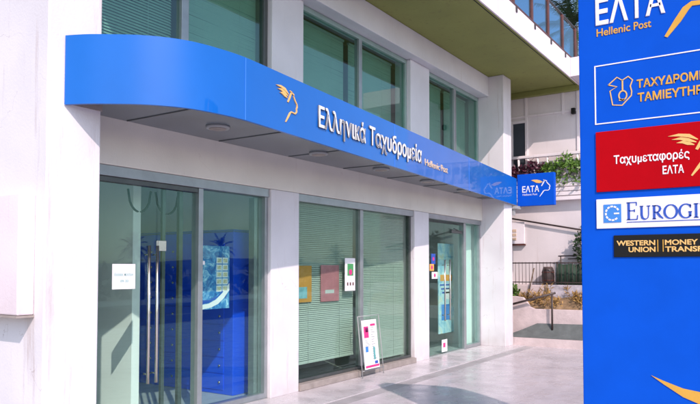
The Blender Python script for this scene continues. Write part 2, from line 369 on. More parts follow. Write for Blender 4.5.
# ------------------------------------------------------------------ post office building
B = thing('post_office_building', (8, 3, 0), 'lilac white two storey building with big green glazed shop windows behind the blue canopy', 'building')
part('end_pillar', M['paint'], B, (2.925, -0.46, 0), (3.40, 0.30, 8.2), 0.012)
obj('end_wall', MB().box((2.929, 0.302, 0), (3.2, 7.5, 8.2)), M['paint_end'], B)
part('pillar', M['paint'], B, (6.10, 0, 0), (6.64, 0.30, 2.498), 0.01)
part('pillar', M['paint'], B, (9.72, 0, 0), (10.24, 0.30, 2.498), 0.01)
part('lintel', M['cream'], B, (3.402, 0, 2.5), (12.598, 0.30, 3.30), 0.006)
part('upper_pillar', M['paint_clean'], B, (6.10, 0, 3.302), (6.72, 0.30, 4.998), 0.01)
part('upper_pillar', M['paint_clean'], B, (9.60, 0, 3.302), (10.28, 0.30, 4.998), 0.01)
part('header_beam', M['paint_clean'], B, (3.402, -0.15, 5.0), (12.598, 0.30, 5.398), 0.01)
part('fin_wall', M['paint'], B, (12.6, -0.46, 0), (13.03, 0.30, 5.398), 0.012)
part('side_wall', M['paint'], B, (12.65, 0.302, 0), (13.0, 7.5, 5.398))
part('balcony_underside', M['olive'], B, (2.88, -1.50, 5.40), (14.255, 7.5, 5.44))
part('drip_groove', M['black'], B, (2.9, -1.455, 5.396), (14.25, -1.44, 5.3995))
part('balcony_fascia', M['paint_end'], B, (2.88, -1.53, 5.385), (14.255, -1.502, 5.79), 0.006)
part('balcony_slab', M['concrete'], B, (2.88, -1.50, 5.441), (14.255, 7.5, 5.78))
part('upper_storey_wall', M['paint'], B, (3.41, 0.02, 5.782), (12.9, 7.5, 8.2))
part('back_wall', M['int_wall'], B, (3.2, 7.2, 0), (12.65, 7.5, 5.398))
part('interior_floor', M['int_floor'], B, (3.402, 0.06, -0.2), (12.598, 7.2, 0.012))
part('ceiling', M['int_white'], B, (3.21, 0.302, 2.92), (12.64, 7.2, 3.1))
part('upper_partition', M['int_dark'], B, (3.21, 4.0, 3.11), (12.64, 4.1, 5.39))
part('dividing_wall', M['int_white'], B, (6.32, 0.303, 0.013), (6.44, 7.19, 2.918))
part('dividing_wall', M['int_white'], B, (9.92, 0.303, 0.013), (10.04, 7.19, 2.918))
part('lobby_partition', M['int_white'], B, (4.60, 0.64, 0.013), (4.70, 2.4, 2.6))
part('lobby_back_panel', M['int_wall'], B, (3.21, 3.6, 0.013), (6.318, 3.66, 2.918))
part('shop_back_panel', M['int_dark'], B, (10.05, 3.6, 0.013), (12.64, 3.66, 2.918))

def window(x0, x1, z0, z1, mulls, frame_m, gm, fw=0.05, top=0.07, y=0.10, name='window'):
    w = MB()
    yb = y + 0.05
    w.box((x0, y - 0.03, z1 - top), (x1, yb, z1)); w.box((x0, y - 0.03, z0), (x1, yb, z0 + fw))
    w.box((x0, y - 0.029, z0 + fw), (x0 + fw, yb - 0.001, z1 - top)); w.box((x1 - fw, y - 0.029, z0 + fw), (x1, yb - 0.001, z1 - top))
    f = obj(name, w, frame_m, B, 0.004)
    xs = [x0 + fw] + [q for m_ in mulls for q in (m_[0], m_[1])] + [x1 - fw]
    for a, b in mulls: part('mullion', M['alu'], f, (a, y - 0.035, z0 + fw + 0.001), (b, yb + 0.004, z1 - top - 0.001), 0.004)
    for a, b in zip(xs[0::2], xs[1::2]):
        part('pane', gm, f, (a + 0.001, y + 0.004, z0 + fw + 0.001), (b - 0.001, y + 0.012, z1 - top - 0.001))
    return f
# ground floor: wide window with a stone sill
part('sill', M['sill'], B, (6.642, -0.03, 0.005), (9.718, 0.28, 0.085), 0.006)
w2 = window(6.642, 9.718, 0.087, 2.497, [(8.17, 8.25)], M['alu_dark'], M['glass'], 0.04, 0.06)
part('head_trim', M['alu'], w2, (6.642, 0.02, 2.40), (9.718, 0.066, 2.496), 0.004)
# upper windows
u1 = window(3.402, 6.098, 3.302, 4.996, [(4.73, 4.83)], M['alu_dark'], M['glass_upper'], 0.07)
u2 = window(6.722, 9.598, 3.302, 4.996, [(8.14, 8.22)], M['alu_green'], M['glass_upper'], 0.05)
u3 = window(10.282, 12.598, 3.302, 4.996, [(11.42, 11.52)], M['alu_green'], M['glass_upper'], 0.05)

# main entrance: frame, frameless glass leaves, fixed side pane
e = MB(); e.box((3.402, 0.03, 2.40), (6.098, 0.16, 2.498)); e.box((4.98, 0.05, 0.013), (5.045, 0.16, 2.399)); e.box((6.045, 0.05, 0.013), (6.098, 0.16, 2.399))
e.box((5.046, 0.05, 0.013), (6.044, 0.16, 0.07))
ent = obj('main_entrance', e, M['alu'], B, 0.004)
part('transom_bar', M['alu_dark'], ent, (3.402, 0.06, 2.352), (4.979, 0.15, 2.398), 0.003)
part('side_pane', M['glass_clear'], ent, (5.047, 0.10, 0.072), (6.043, 0.112, 2.399))
part('inner_jamb', M['alu'], ent, (5.98, 0.165, 0.02), (6.09, 0.25, 2.39))
for a, b, hx in ((3.404, 4.46, 4.315), (4.468, 4.978, 4.415)):
    d = part('door', M['glass_clear'], ent, (a, 0.096, 0.03), (b, 0.108, 2.345))
    h = MB(); h.bar((hx, 0.03, 0.43), (hx, 0.03, 1.77), 0.016, 10)
    for z in (0.52, 1.68): h.bar((hx, 0.03, z), (hx, 0.095, z), 0.008, 8)
    obj('handle', h, M['steel'], d)
    obj('lock_plate', MB().box((4.452 if b < 4.47 else 4.472, 0.085, 1.72), (4.466 if b < 4.47 else 4.575, 0.095, 1.825)), M['steel'], d, 0.003)
    obj('patch_fitting', MB().box((a if hx > 4.4 else b - 0.16, 0.088, 0.031), ((a + 0.16) if hx > 4.4 else b, 0.116, 0.09)), M['steel'], d, 0.003)
part('door_stile', M['alu_dark'], ent, (4.56, 0.13, 0.03), (4.60, 0.16, 2.35))
part('door_stile', M['alu_dark'], ent, (4.80, 0.15, 0.03), (4.85, 0.19, 2.35))
# second entrance
e = MB(); e.box((10.242, 0.03, 2.41), (12.598, 0.16, 2.498)); e.box((10.242, 0.05, 0.013), (10.29, 0.16, 2.409)); e.box((11.80, 0.05, 0.013), (11.90, 0.16, 2.409))
e.box((12.54, 0.05, 0.013), (12.598, 0.16, 2.409)); e.box((11.901, 0.05, 0.013), (12.539, 0.16, 0.07))
ent2 = obj('side_entrance', e, M['alu'], B, 0.004)
part('side_pane', M['glass_clear'], ent2, (11.902, 0.10, 0.072), (12.538, 0.112, 2.409))
part('inner_screen', M['curtain'], ent2, (11.95, 0.22, 0.02), (12.53, 0.24, 2.40))
for a, b, hx in ((10.292, 11.04, 10.94), (11.048, 11.798, 11.15)):
    d = part('door', M['glass_clear'], ent2, (a, 0.096, 0.03), (b, 0.108, 2.36))
    obj('handle', MB().bar((hx, 0.04, 0.6), (hx, 0.04, 1.7), 0.014, 10).bar((hx, 0.04, 0.7), (hx, 0.095, 0.7), 0.008).bar((hx, 0.04, 1.6), (hx, 0.095, 1.6), 0.008), M['steel'], d)
obj('door_closer', MB().box((11.3, 0.07, 2.20), (11.75, 0.094, 2.26)).bar((11.35, 0.05, 2.28), (11.72, 0.07, 2.24), 0.01), M['alu_dark'], ent2)

# balcony railing on the slab edge
for i in range(13):
    x = 2.95 + i * 0.927
    p = part('railing_post', M['rust'], B, (x - 0.035, -1.50, 5.791), (x + 0.035, -1.44, 6.56), 0.005)
    obj('post_bracket', MB().box((x - 0.03, -1.545, 5.70), (x + 0.03, -1.531, 5.79)), M['iron'], p)
    if i < 12: part('railing_glass', M['glass_rail'], B, (x + 0.04, -1.475, 5.84), (x + 0.885, -1.465, 6.50))
part('bottom_rail', M['rust'], B, (2.9, -1.525, 5.792), (14.25, -1.502, 5.835))
obj('top_rail', MB().bar((2.9, -1.47, 6.575), (14.25, -1.47, 6.575), 0.022, 10), M['iron'], B)

# box on the end wall
cb = thing('wall_cabinet', (2.85, 0.35, 1.19), 'pale wall mounted box on the left end wall casting a slanted shadow', 'cabinet')
obj('body', MB().box((2.79, -0.33, 1.19), (2.924, 1.2, 2.12)), M['paint_end'], cb, 0.01)
obj('bottom_trim', MB().box((2.78, -0.335, 1.172), (2.924, 1.2, 1.188)), M['sill'], cb)
obj('slot', MB().box((2.785, 0.17, 1.60), (2.789, 0.55, 1.64)), M['rust'], cb)
obj('name_plate', MB().box((2.785, 0.185, 1.98), (2.789, 0.5, 2.06)), M['rust'], cb)

# ------------------------------------------------------------------ blue canopy with the shop name
nose = [(3.06, -0.47), (3.14, -0.64), (3.25, -0.80), (3.38, -0.965), (3.53, -1.095), (3.70, -1.19), (3.92, -1.245), (4.19, -1.272), (4.5, -1.255)]
def catmull(P, n):
    out = []
    for i in range(len(P) - 1):
        a, b, c, d = P[max(i - 1, 0)], P[i], P[i + 1], P[min(i + 2, len(P) - 1)]
        for k in range(n):
            t = k / n
            out.append(tuple(0.5 * (2 * b[j] + (c[j] - a[j]) * t + (2 * a[j] - 5 * b[j] + 4 * c[j] - d[j]) * t * t + (3 * b[j] - a[j] - 3 * c[j] + d[j]) * t ** 3) for j in (0, 1)))
    return out + [P[-1]]
plan = catmull(nose, 6)
SLOPE = 0.0865
def by(x): return -1.255 + SLOPE * (x - 4.5)
plan += [(4.5 + (13.2 - 4.5) * k / 12, by(4.5 + (13.2 - 4.5) * k / 12)) for k in range(1, 13)]
ZB, ZT = 2.83, 3.378
CAN = thing('canopy', (7, -0.5, ZB), 'long glossy blue shop canopy with rounded nose and white Greek lettering over the windows', 'canopy')
mb = MB(); n = len(plan)
outer = plan; inner = []
for i, p in enumerate(plan):
    a, b = plan[max(i - 1, 0)], plan[min(i + 1, n - 1)]
    dx, dy = b[0] - a[0], b[1] - a[1]; q = math.hypot(dx, dy); inner.append((p[0] - dy / q * 0.03, p[1] + dx / q * 0.03))
def ribbon(P, Q): mb.add(P + Q, [(i, i + 1, n + i + 1, n + i) for i in range(n - 1)], True)
ob_, ot_ = [(x, y, ZB) for x, y in outer], [(x, y, ZT) for x, y in outer]
ib_, it_ = [(x, y, ZB) for x, y in inner], [(x, y, ZT) for x, y in inner]
ribbon(ob_, ot_); ribbon(it_, ib_); ribbon(ib_, ob_); ribbon(ot_, it_)
for i in (0, n - 1): mb.add([ob_[i], ot_[i], it_[i], ib_[i]], [(0, 1, 2, 3) if i == 0 else (3, 2, 1, 0)])
obj('fascia_panel', mb, M['blue_gloss'], CAN, fix=False)
poly = [(x, y) for x, y in inner] + [(13.19, -0.465), (12.59, -0.465), (12.59, -0.004), (3.41, -0.004), (3.41, -0.465), (3.07, -0.465)]
obj('soffit', MB().prism(poly, (0, 0, 2.93), (1, 0, 0), (0, 1, 0), (0, 0, 0.03)), M['soffit'], CAN)
obj('lid', MB().prism(poly, (0, 0, 3.33), (1, 0, 0), (0, 1, 0), (0, 0, 0.03)), M['soffit'], CAN)
obj('end_cap', MB().box((3.10, -0.476, 2.84), (3.40, -0.4645, 2.925)), M['sill'], CAN)
for x in (4.257, 7.3, 10.2):
    y = by(x) if x > 4.5 else -1.271
    obj('panel_joint', MB().obox((x, y - 0.001, (ZB + ZT) / 2), (0.004, 0.0003, 0), (0, 0.002, 0), (0, 0, 0.272)), M['blue_seam'], CAN)
for x, y in ((4.65, -0.55), (6.40, -0.48), (7.9, -0.45), (9.4, -0.40), (10.9, -0.34)):
    d = obj('downlight', MB().tube([(x, y, 2.929), (x, y, 2.905)], [0.12, 0.11], 20), M['grey_plastic'], CAN)
    obj('lens', MB().tube([(x, y, 2.9045), (x, y, 2.900)], [0.085, 0.085], 20), M['sill'], d)
for x in (4.0, 5.2, 6.4, 7.6, 8.8, 10.0, 11.2, 12.3):
    obj('soffit_rib', MB().box((x - 0.006, by(max(x, 4.5)) + 0.06, 2.924), (x + 0.006, -0.02, 2.9295)), M['alu_dark'], CAN)
uT = Vector((1, SLOPE, 0)).normalized(); nT = Vector((SLOPE, -1, 0)).normalized()
def bp(x, z): return (x, by(x), z)
text('lettering', 'Ελληνικά', bp(5.44, 2.995), uT, nT, 1.04, 0.215, M['letter'], CAN, 0.018, 0.013, 0.0, M['return'])
text('lettering', 'Ταχυδρομεία', bp(6.575, 3.0), uT, nT, 1.58, 0.215, M['letter'], CAN, 0.018, 0.013, 0.0, M['return'])
text2('Hellenic', 'Post', bp(8.29, 2.985), uT, nT, 0.90, 0.10, M['letter_side'], CAN, 0.010, 0.0)

def emblem(parent, o, u, v, n, s, mf, ml, depth, k=1.0, leaf=False):
    """winged head in profile: three feathers, hat band, forehead, nose, chin and neck; unit wide box scaled by s"""
    u, v, n = Vector(u) * s, Vector(v) * s * 0.88, Vector(n).normalized() * depth
    f = MB()
    for a, b, c, d in (((0, 1.0), (0.2, 1.01), (0.4, 0.97), (0.57, 0.86)), ((0.07, 0.91), (0.24, 0.92), (0.38, 0.87), (0.54, 0.80)), ((0.16, 0.82), (0.28, 0.83), (0.38, 0.79), (0.50, 0.74))):
        f.strip([a, b, c, d], [0.004, 0.065, 0.085, 0.02], o, u, v, n)
    if leaf: f = MB().strip([(0, 1.0), (0.12, 0.985), (0.28, 0.93), (0.45, 0.88), (0.60, 0.86)], [0.004, 0.10, 0.19, 0.17, 0.02], o, u, v, n)
    obj('emblem_wing', f, mf, parent)
    h = MB()
    h.strip([(0.54, 0.62), (0.62, 0.77), (0.72, 0.98)], [0.05 * k, 0.07 * k, 0.05 * k], o, u, v, n)
    h.strip([(0.64, 0.99), (0.74, 0.94), (0.83, 0.90)], [0.03 * k, 0.05 * k, 0.05 * k], o, u, v, n)
    h.strip([(0.80, 0.86), (0.88, 0.74), (0.97, 0.64), (0.98, 0.56), (0.95, 0.52), (0.96, 0.42), (0.90, 0.355)], [0.05 * k, 0.055 * k, 0.05 * k, 0.05 * k, 0.05 * k, 0.05 * k, 0.05 * k], o, u, v, n)
    h.strip([(0.90, 0.34), (0.70, 0.36), (0.64, 0.31), (0.56, 0.18), (0.44, 0.0)], [0.04 * k, 0.05 * k, 0.06 * k, 0.06 * k, 0.03 * k], o, u, v, n)
    obj('emblem_head', h, ml, parent)
emblem(CAN, bp(4.70, 2.93), uT, (0, 0, 1), nT, 0.36, M['peach'], M['peach'], 0.010, 0.75)

# ------------------------------------------------------------------ small double sided sign at the end of the canopy
PS = thing('projecting_sign', (13.25, -0.9, 2.81), 'small square blue sign box sticking out from the far end of the canopy', 'sign')
obj('box', MB().box((13.22, -1.26, 2.81), (13.34, -0.505, 3.46)), M['blue_sign'], PS, 0.006)
obj('bracket', MB().box((13.03, -0.56, 2.75), (13.30, -0.44, 2.808)).box((13.06, -0.50, 2.62), (13.12, -0.40, 2.749)), M['grey_plastic'], PS)
uS = (0, -1, 0); nS = (-1, 0, 0)
text('lettering', 'ΕΛΤΑ', (13.22, -0.61, 3.085), uS, nS, 0.35, 0.125, M['letter'], PS, 0.006, 0.02)
text2('Hellenic', 'Post', (13.22, -0.62, 3.02), uS, nS, 0.30, 0.04, M['letter'], PS, 0.004)
emblem(PS, (13.22, -0.80, 2.985), uS, (0, 0, 1), nS, 0.385, M['peach'], M['letter'], 0.006, 0.85, True)

# ------------------------------------------------------------------ big pylon sign in the foreground
X = 5.09
PY = thing('pylon_sign', (X + 0.12, -4.5, 0), 'tall blue sign pillar at the right carrying red, white and black service panels', 'sign')
out = [(0, 0.0), (0, 3.595)] + [(1.30 * t, 3.595 + 0.32 * math.sin(t * math.pi / 2)) for t in (0.25, 0.5, 0.75)] + [(1.12, 3.93), (1.25, 3.87), (1.33, 3.72), (1.36, 3.5), (1.36, 0.0)]
obj('board', MB().prism(out, (X, -3.88, 0), (0, -1, 0), (0, 0, 1), (0.22, 0, 0)), M['blue_sign'], PY, 0.006)
obj('plinth', MB().box((X - 0.06, -5.30, 0.001), (X + 0.28, -3.82, 0.06)), M['kerb'], PY, 0.008)
text('lettering', 'ΕΛΤΑ', (X, -4.006, 3.355), uS, nS, 0.475, 0.19, M['white'], PY, 0.006, 0.022)
text2('Hellenic', 'Post', (X, -4.012, 3.268), uS, nS, 0.375, 0.058, M['gold'], PY, 0.004, 0.012)
emblem(PY, (X, -4.20, 3.176), uS, (0, 0, 1), nS, 0.64, M['gold'], M['gold'], 0.005, 1.2)
fr = MB(); Y0, Y1, Z0, Z1 = -3.992, -5.10, 2.61, 3.05
for a, b in (((Y0, Z0), (Y0 - 0.009, Z1)), ((Y1 + 0.009, Z0), (Y1, Z1)), ((Y0 - 0.009, Z0), (Y1 + 0.009, Z0 + 0.008)), ((Y0 - 0.009, Z1 - 0.008), (Y1 + 0.009, Z1))):
    fr.box((X - 0.004, a[0], a[1]), (X, b[0], b[1]))
obj('panel_outline', fr, M['white'], PY)
def w2(pts): return [(-p[0], p[1]) for p in pts]
tt = [(-4.09, 2.894), (-4.151, 2.942), (-4.186, 2.914), (-4.228, 2.936), (-4.257, 2.906), (-4.241, 2.864), (-4.25, 2.825), (-4.247, 2.794), (-4.184, 2.731), (-4.118, 2.742), (-4.101, 2.847), (-4.15, 2.872), (-4.09, 2.894)]
k = MB().strip(w2(tt), 0.008, (X, 0, 0), uS, (0, 0, 1), (-0.004, 0, 0))
k.strip([(4.189 + 0.027 * math.cos(t * math.pi / 8), 2.803 + 0.034 * math.sin(t * math.pi / 8)) for t in range(17)], 0.009, (X, 0, 0), uS, (0, 0, 1), (-0.004, 0, 0))
k.strip([(4.188, 2.84), (4.188, 2.915)], 0.010, (X, 0, 0), uS, (0, 0, 1), (-0.004, 0, 0))
k.strip([(4.163, 2.774), (4.200, 2.770)], 0.014, (X, 0, 0), uS, (0, 0, 1), (-0.004, 0, 0))
obj('savings_bank_mark', k, M['peach'], PY)
text('lettering', 'ΤΑΧΥΔΡΟΜΙΚΟ', (X, -4.284, 2.842), uS, nS, 0.515, 0.058, M['gold'], PY, 0.004, 0.028)
text('lettering', 'ΤΑΜΙΕΥΤΗΡΙΟ', (X, -4.289, 2.742), uS, nS, 0.49, 0.060, M['gold'], PY, 0.004, 0.028)
rp_ = obj('red_panel', MB().box((X - 0.012, -3.997, 2.108), (X, -5.12, 2.552)), M['red'], PY, 0.003)
text('lettering', 'Ταχυμεταφορές', (X - 0.012, -4.122, 2.306), uS, nS, 0.495, 0.060, M['white'], rp_, 0.003, 0.020)
text('lettering', 'ΕΛΤΑ', (X - 0.012, -4.446, 2.207), uS, nS, 0.135, 0.056, M['white'], rp_, 0.003, 0.022)
emblem(rp_, (X - 0.012, -4.485, 2.182), uS, (0, 0, 1), nS, 0.325, M['peach'], M['peach'], 0.003, 1.1)
wp = obj('white_panel', MB().box((X - 0.010, -3.994, 1.838), (X, -5.12, 2.054)), M['white'], PY, 0.003)
obj('square_mark', MB().box((X - 0.014, -4.046, 1.880), (X - 0.0101, -4.168, 2.013)), M['midblue'], wp)
k = MB()
for i in range(10):
    t = R(35 + i * 30)
    c = (4.107 + 0.045 * math.cos(t), 1.947 + 0.050 * math.sin(t))
    k.strip([(c[0] - 0.009 * -math.sin(t), c[1] - 0.009 * math.cos(t)), (c[0] + 0.009 * -math.sin(t), c[1] + 0.009 * math.cos(t))], 0.012, (X - 0.0141, 0, 0), uS, (0, 0, 1), (-0.002, 0, 0))
k.strip([(4.118, 1.945), (4.154, 1.945)], 0.011, (X - 0.0141, 0, 0), uS, (0, 0, 1), (-0.002, 0, 0))
obj('ring_mark', k, M['white'], wp)

def serif_word(parent, letters, y0, z0, cap, m, xf):
    """roman capitals drawn as strokes with serifs; letters = [(char, left, width, height)]"""
    q = MB(); thick = cap * 0.135; thin = cap * 0.055
    def st(pts, w_): q.strip(pts, w_, (xf, 0, 0), uS, (0, 0, 1), (-0.003, 0, 0))
    for ch, a, w_, h in letters:
        x = -y0 + a; t = thick * h / cap ** 1.0 if False else thick * (0.75 + 0.25 * h / cap)
        def P(i, j): return (x + i * w_, z0 + j * h)
        def serif(i, j, r=0.16): st([P(i - r, j), P(i + r, j)], thin)
        if ch == 'E':
            st([P(.2, 0), P(.2, 1)], t); st([P(.02, .985), P(.85, .985)], thin); st([P(.02, .015), P(.9, .015)], thin); st([P(.2, .52), P(.68, .52)], thin)
            st([P(.85, 1), P(.85, .8)], thin); st([P(.9, 0), P(.94, .25)], thin); st([P(.68, .6), P(.68, .44)], thin)
        elif ch == 'U':
            st([P(.2, 1), P(.2, .35), P(.26, .12), P(.42, .02), P(.6, .02), P(.76, .12), P(.82, .35), P(.82, 1)], [t, t, t, t * .8, thin, thin, thin, thin]); serif(.2, .985); serif(.82, .985)
        elif ch == 'R':
            st([P(.2, 0), P(.2, 1)], t); serif(.2, .985, .18); serif(.2, .015)
            st([P(.2, .985), P(.5, .985), P(.7, .88), P(.74, .74), P(.66, .58), P(.48, .5), P(.2, .5)], [thin, thin, t * .8, t, t * .8, thin, thin]); st([P(.45, .5), P(.7, .2), P(1.0, .01)], [t, t, thin])
        elif ch == 'O':
            st([P(.5 + .46 * math.cos(R(90 + 20 * i)), .5 + .5 * math.sin(R(90 + 20 * i))) for i in range(19)], [thin + (t - thin) * abs(math.sin(R(20 * i))) for i in range(19)])
        elif ch == 'G':
            st([P(.52 + .48 * math.cos(R(40 + 20 * i)), .5 + .5 * math.sin(R(40 + 20 * i))) for i in range(15)], [thin + (t - thin) * abs(math.sin(R(20 * i - 50))) for i in range(15)])
            st([P(.84, .12), P(.84, .42)], t); serif(.84, .43, .14); st([P(.86, .98), P(.88, .72)], thin)
        elif ch == 'I':
            st([P(.5, 0), P(.5, 1)], t); serif(.5, .985, .5); serif(.5, .015, .5)
    return obj('lettering', q, m, parent)
c1, c2 = 0.125, 0.095
serif_word(wp, [('E', 0, .080, c1), ('U', .087, .074, c2), ('R', .170, .072, c2), ('O', .247, .086, c2), ('G', .342, .082, c2), ('I', .434, .028, c2), ('R', .470, .072, c2), ('O', .547, .086, c2)],
           -4.203, 1.895, c1, M['navy'], X - 0.010)
obj('underline', MB().box((X - 0.013, -4.205, 1.876), (X - 0.010, -4.90, 1.881)), M['navy'], wp)
bk = obj('black_panel', MB().box((X - 0.010, -4.112, 1.628), (X, -4.90, 1.786)), M['black'], PY, 0.003)
for body, y, z, w_ in (('WESTERN', -4.132, 1.711, 0.258), ('UNION', -4.213, 1.664, 0.178), ('MONEY', -4.452, 1.711, 0.205), ('TRANSFER', -4.452, 1.664, 0.305)):
    text('lettering', body, (X - 0.010, y, z), uS, nS, w_, 0.036, M['peach'], bk, 0.003, 0.03)
obj('dividing_bar', MB().box((X - 0.013, -4.404, 1.664), (X - 0.010, -4.409, 1.748)).box((X - 0.013, -4.438, 1.664), (X - 0.010, -4.443, 1.748)), M['gold'], bk)
sw = [(0.0, 0.0), (0.07, -0.028), (0.20, -0.072), (0.32, -0.088), (0.50, -0.075), (0.68, -0.02), (0.83, 0.08), (0.70, -0.10), (0.52, -0.19), (0.36, -0.19), (0.20, -0.13), (0.08, -0.055)]
obj('yellow_swoosh', MB().prism([(4.348 + a, 0.797 + b) for a, b in sw], (X, 0, 0), uS, (0, 0, 1), (-0.005, 0, 0)), M['gold'], PY)

# ------------------------------------------------------------------ inside the lobby and on the glass
bl = thing('post_box_cabinet', (6.1, 1.5, 0.013), 'tall blue cabinet of post boxes standing inside the entrance glass', 'cabinet')
obj('body', MB().box((5.93, 0.45, 0.013), (6.30, 2.9, 1.99)), M['int_blue'], bl, 0.006)
obj('top_board', MB().box((5.92, 0.44, 1.992), (6.305, 2.9, 2.02)), M['navy'], bl)
for c in range(5):
    for r in range(9):
        y = 0.80 + c * 0.42; z = 0.16 + r * 0.20
        obj('box_door', MB().box((5.921, y - 0.20, z - 0.094), (5.9295, y + 0.20, z + 0.094)), M['int_blue'], bl, 0.002)
        obj('knob', MB().bar((5.92, y - 0.14, z), (5.905, y - 0.14, z), 0.014, 8), M['steel'], bl)
cl = MB()
for x0, x1, y in ((4.22, 4.50, 0.24), (4.56, 4.86, 0.24)):
    cl.tube([(x0 + (x1 - x0) * t / 12, y, 2.33 - 0.22 * math.sqrt(max(0, 1 - (t / 6 - 1) ** 2))) for t in range(13)], 0.011, 6)  # two black half-round tubes below the door head
tag(obj('hanging_arcs', cl, M['black_arc']), 'two black cable loops hanging under the entrance door head', 'arc')

def sheet(name, m, x0, x1, z0, z1, y, label, cat, t=0.004):
    o = thing(name, ((x0 + x1) / 2, y, z0), label, cat)
    obj('sheet', MB().box((x0, y - t, z0), (x1, y, z1)), m, o); return o
s = sheet('paper_notice', M['paper'], 3.94, 4.20, 1.35, 1.588, 0.094, 'white paper notice with two teal lines taped to the entrance door', 'notice')
text('lettering', 'Είσοδος', (3.965, 0.09, 1.475), (1, 0, 0), (0, -1, 0), 0.10, 0.028, M['ink'], s, 0.0015)
text('lettering', 'πελατών', (4.075, 0.09, 1.475), (1, 0, 0), (0, -1, 0), 0.10, 0.028, M['ink'], s, 0.0015)
text('lettering', '09-20', (4.03, 0.09, 1.415), (1, 0, 0), (0, -1, 0), 0.09, 0.024, M['ink'], s, 0.0015)
s = sheet('water_poster', M['splash'], 5.125, 5.54, 1.098, 1.795, 0.145, 'blue water splash poster with ten small pictures hanging in the side pane', 'poster')
for r in range(5):
    for c in range(2):
        x = 5.335 + c * 0.095; z = 1.60 - r * 0.078
        obj('picture', MB().box((x, 0.1385, z), (x + 0.082, 0.1409, z + 0.066)), M['paper'], s)
        obj('picture_print', MB().box((x + 0.012, 0.1370, z + 0.012), (x + 0.070, 0.1384, z + 0.054)), M['stamp'], s)
obj('wave', MB().prism([(5.126, 1.15), (5.22, 1.16), (5.33, 1.20), (5.43, 1.27), (5.539, 1.38), (5.539, 1.30), (5.45, 1.21), (5.36, 1.15), (5.25, 1.115), (5.126, 1.10)], (0, 0.1409, 0), (1, 0, 0), (0, 0, 1), (0, -0.002, 0)), M['paper'], s)
obj('wave', MB().prism([(5.126, 1.20), (5.24, 1.20), (5.36, 1.24), (5.539, 1.40), (5.539, 1.385), (5.43, 1.28), (5.33, 1.21), (5.22, 1.17), (5.126, 1.155)], (0, 0.1409, 0), (1, 0, 0), (0, 0, 1), (0, -0.0015, 0)), M['navy'], s)
tag(sheet('door_sticker', M['paper'], 5.06, 5.115, 1.585, 1.625, 0.099, 'tiny white sticker on the glass beside the entrance post', 'sticker'), 'tiny white sticker on the glass beside the entrance post', 'sticker')
s = sheet('yellow_poster', M['yellow_paper'], 6.69, 7.12, 1.10, 1.58, 0.168, 'orange yellow poster with a pale blue square at the left edge of the wide window', 'poster')
obj('printed_square', MB().box((6.80, 0.1625, 1.15), (7.02, 0.1639, 1.30)), M['cyan'], s)
s = sheet('pink_poster', M['pink_paper'], 7.33, 7.76, 1.09, 1.59, 0.168, 'faded pink red poster inside the wide window', 'poster')
obj('white_block', MB().box((7.43, 0.1625, 1.20), (7.64, 0.1639, 1.25)), M['paper'], s)
s = sheet('white_notice', M['paper'], 7.80, 8.06, 1.225, 1.69, 0.09, 'upright white notice with a green and red picture on the wide window', 'notice')
obj('picture', MB().box((7.86, 0.0835, 1.44), (8.01, 0.0859, 1.61)), M['green_print'], s)
obj('red_spot', MB().bar((7.935, 0.0834, 1.49), (7.935, 0.0815, 1.49), 0.042, 12), M['magenta'], s)
for x in (7.85, 7.92, 7.99): obj('mark', MB().box((x, 0.0835, 1.30), (x + 0.03, 0.0859, 1.345)), M['rust'], s)

# standing board in a wire frame in front of the wide window
st_ = thing('display_stand', (8.20, -0.1, 0.003), 'white advertising board in a thin wire stand at the foot of the wide window', 'display stand')
wf = MB()
for x in (7.91, 8.48): wf.tube([(x, -0.14, 0.004), (x, -0.11, 0.30), (x, -0.05, 0.86)], 0.007, 6)
wf.tube([(7.91, -0.05, 0.86), (8.48, -0.05, 0.86)], 0.007, 6); wf.tube([(7.91, -0.14, 0.10), (8.48, -0.14, 0.10)], 0.007, 6)
obj('wire_frame', wf, M['grey_plastic'], st_)
tilt = Vector((0, 0.10, 1)).normalized(); nb_ = Vector((0, -1, 0.10)).normalized()
def sp_(x, z): return Vector((x, -0.165, 0.12)) + tilt * z
bd = obj('board', MB().obox(sp_(8.13, 0.345), (0.195, 0, 0), nb_ * 0.006, tilt * 0.345), M['paper'], st_, 0.002)
def onb(x0, x1, z0, z1, m, nm, parent): return obj(nm, MB().obox(sp_((x0 + x1) / 2, (z0 + z1) / 2) + nb_ * 0.0075, ((x1 - x0) / 2, 0, 0), nb_ * 0.001, tilt * (z1 - z0) / 2), m, parent)
onb(7.97, 8.09, 0.44, 0.60, M['magenta'], 'printed_block', bd); onb(8.01, 8.09, 0.52, 0.58, M['navy'], 'printed_block', bd)
onb(8.15, 8.28, 0.60, 0.63, M['magenta'], 'printed_line', bd); onb(7.95, 8.31, 0.02, 0.05, M['magenta'], 'printed_line', bd)
onb(7.98, 8.05, 0.24, 0.32, M['midblue'], 'printed_block', bd); onb(8.18, 8.23, 0.12, 0.30, M['ink'], 'printed_line', bd); onb(8.20, 8.28, 0.06, 0.10, M['navy'], 'printed_line', bd)

for i in range(14):
    z = 0.575 - i * 0.034; w_ = random.uniform(0.05, 0.13)
    if z > 0.07: onb(8.155, 8.155 + w_, z, z + 0.008, M['grey_plastic'], 'printed_line', bd)
for i in range(5): onb(7.985, 7.985 + random.uniform(0.06, 0.13), 0.40 - i * 0.022, 0.406 - i * 0.022, M['grey_plastic'], 'printed_line', bd)

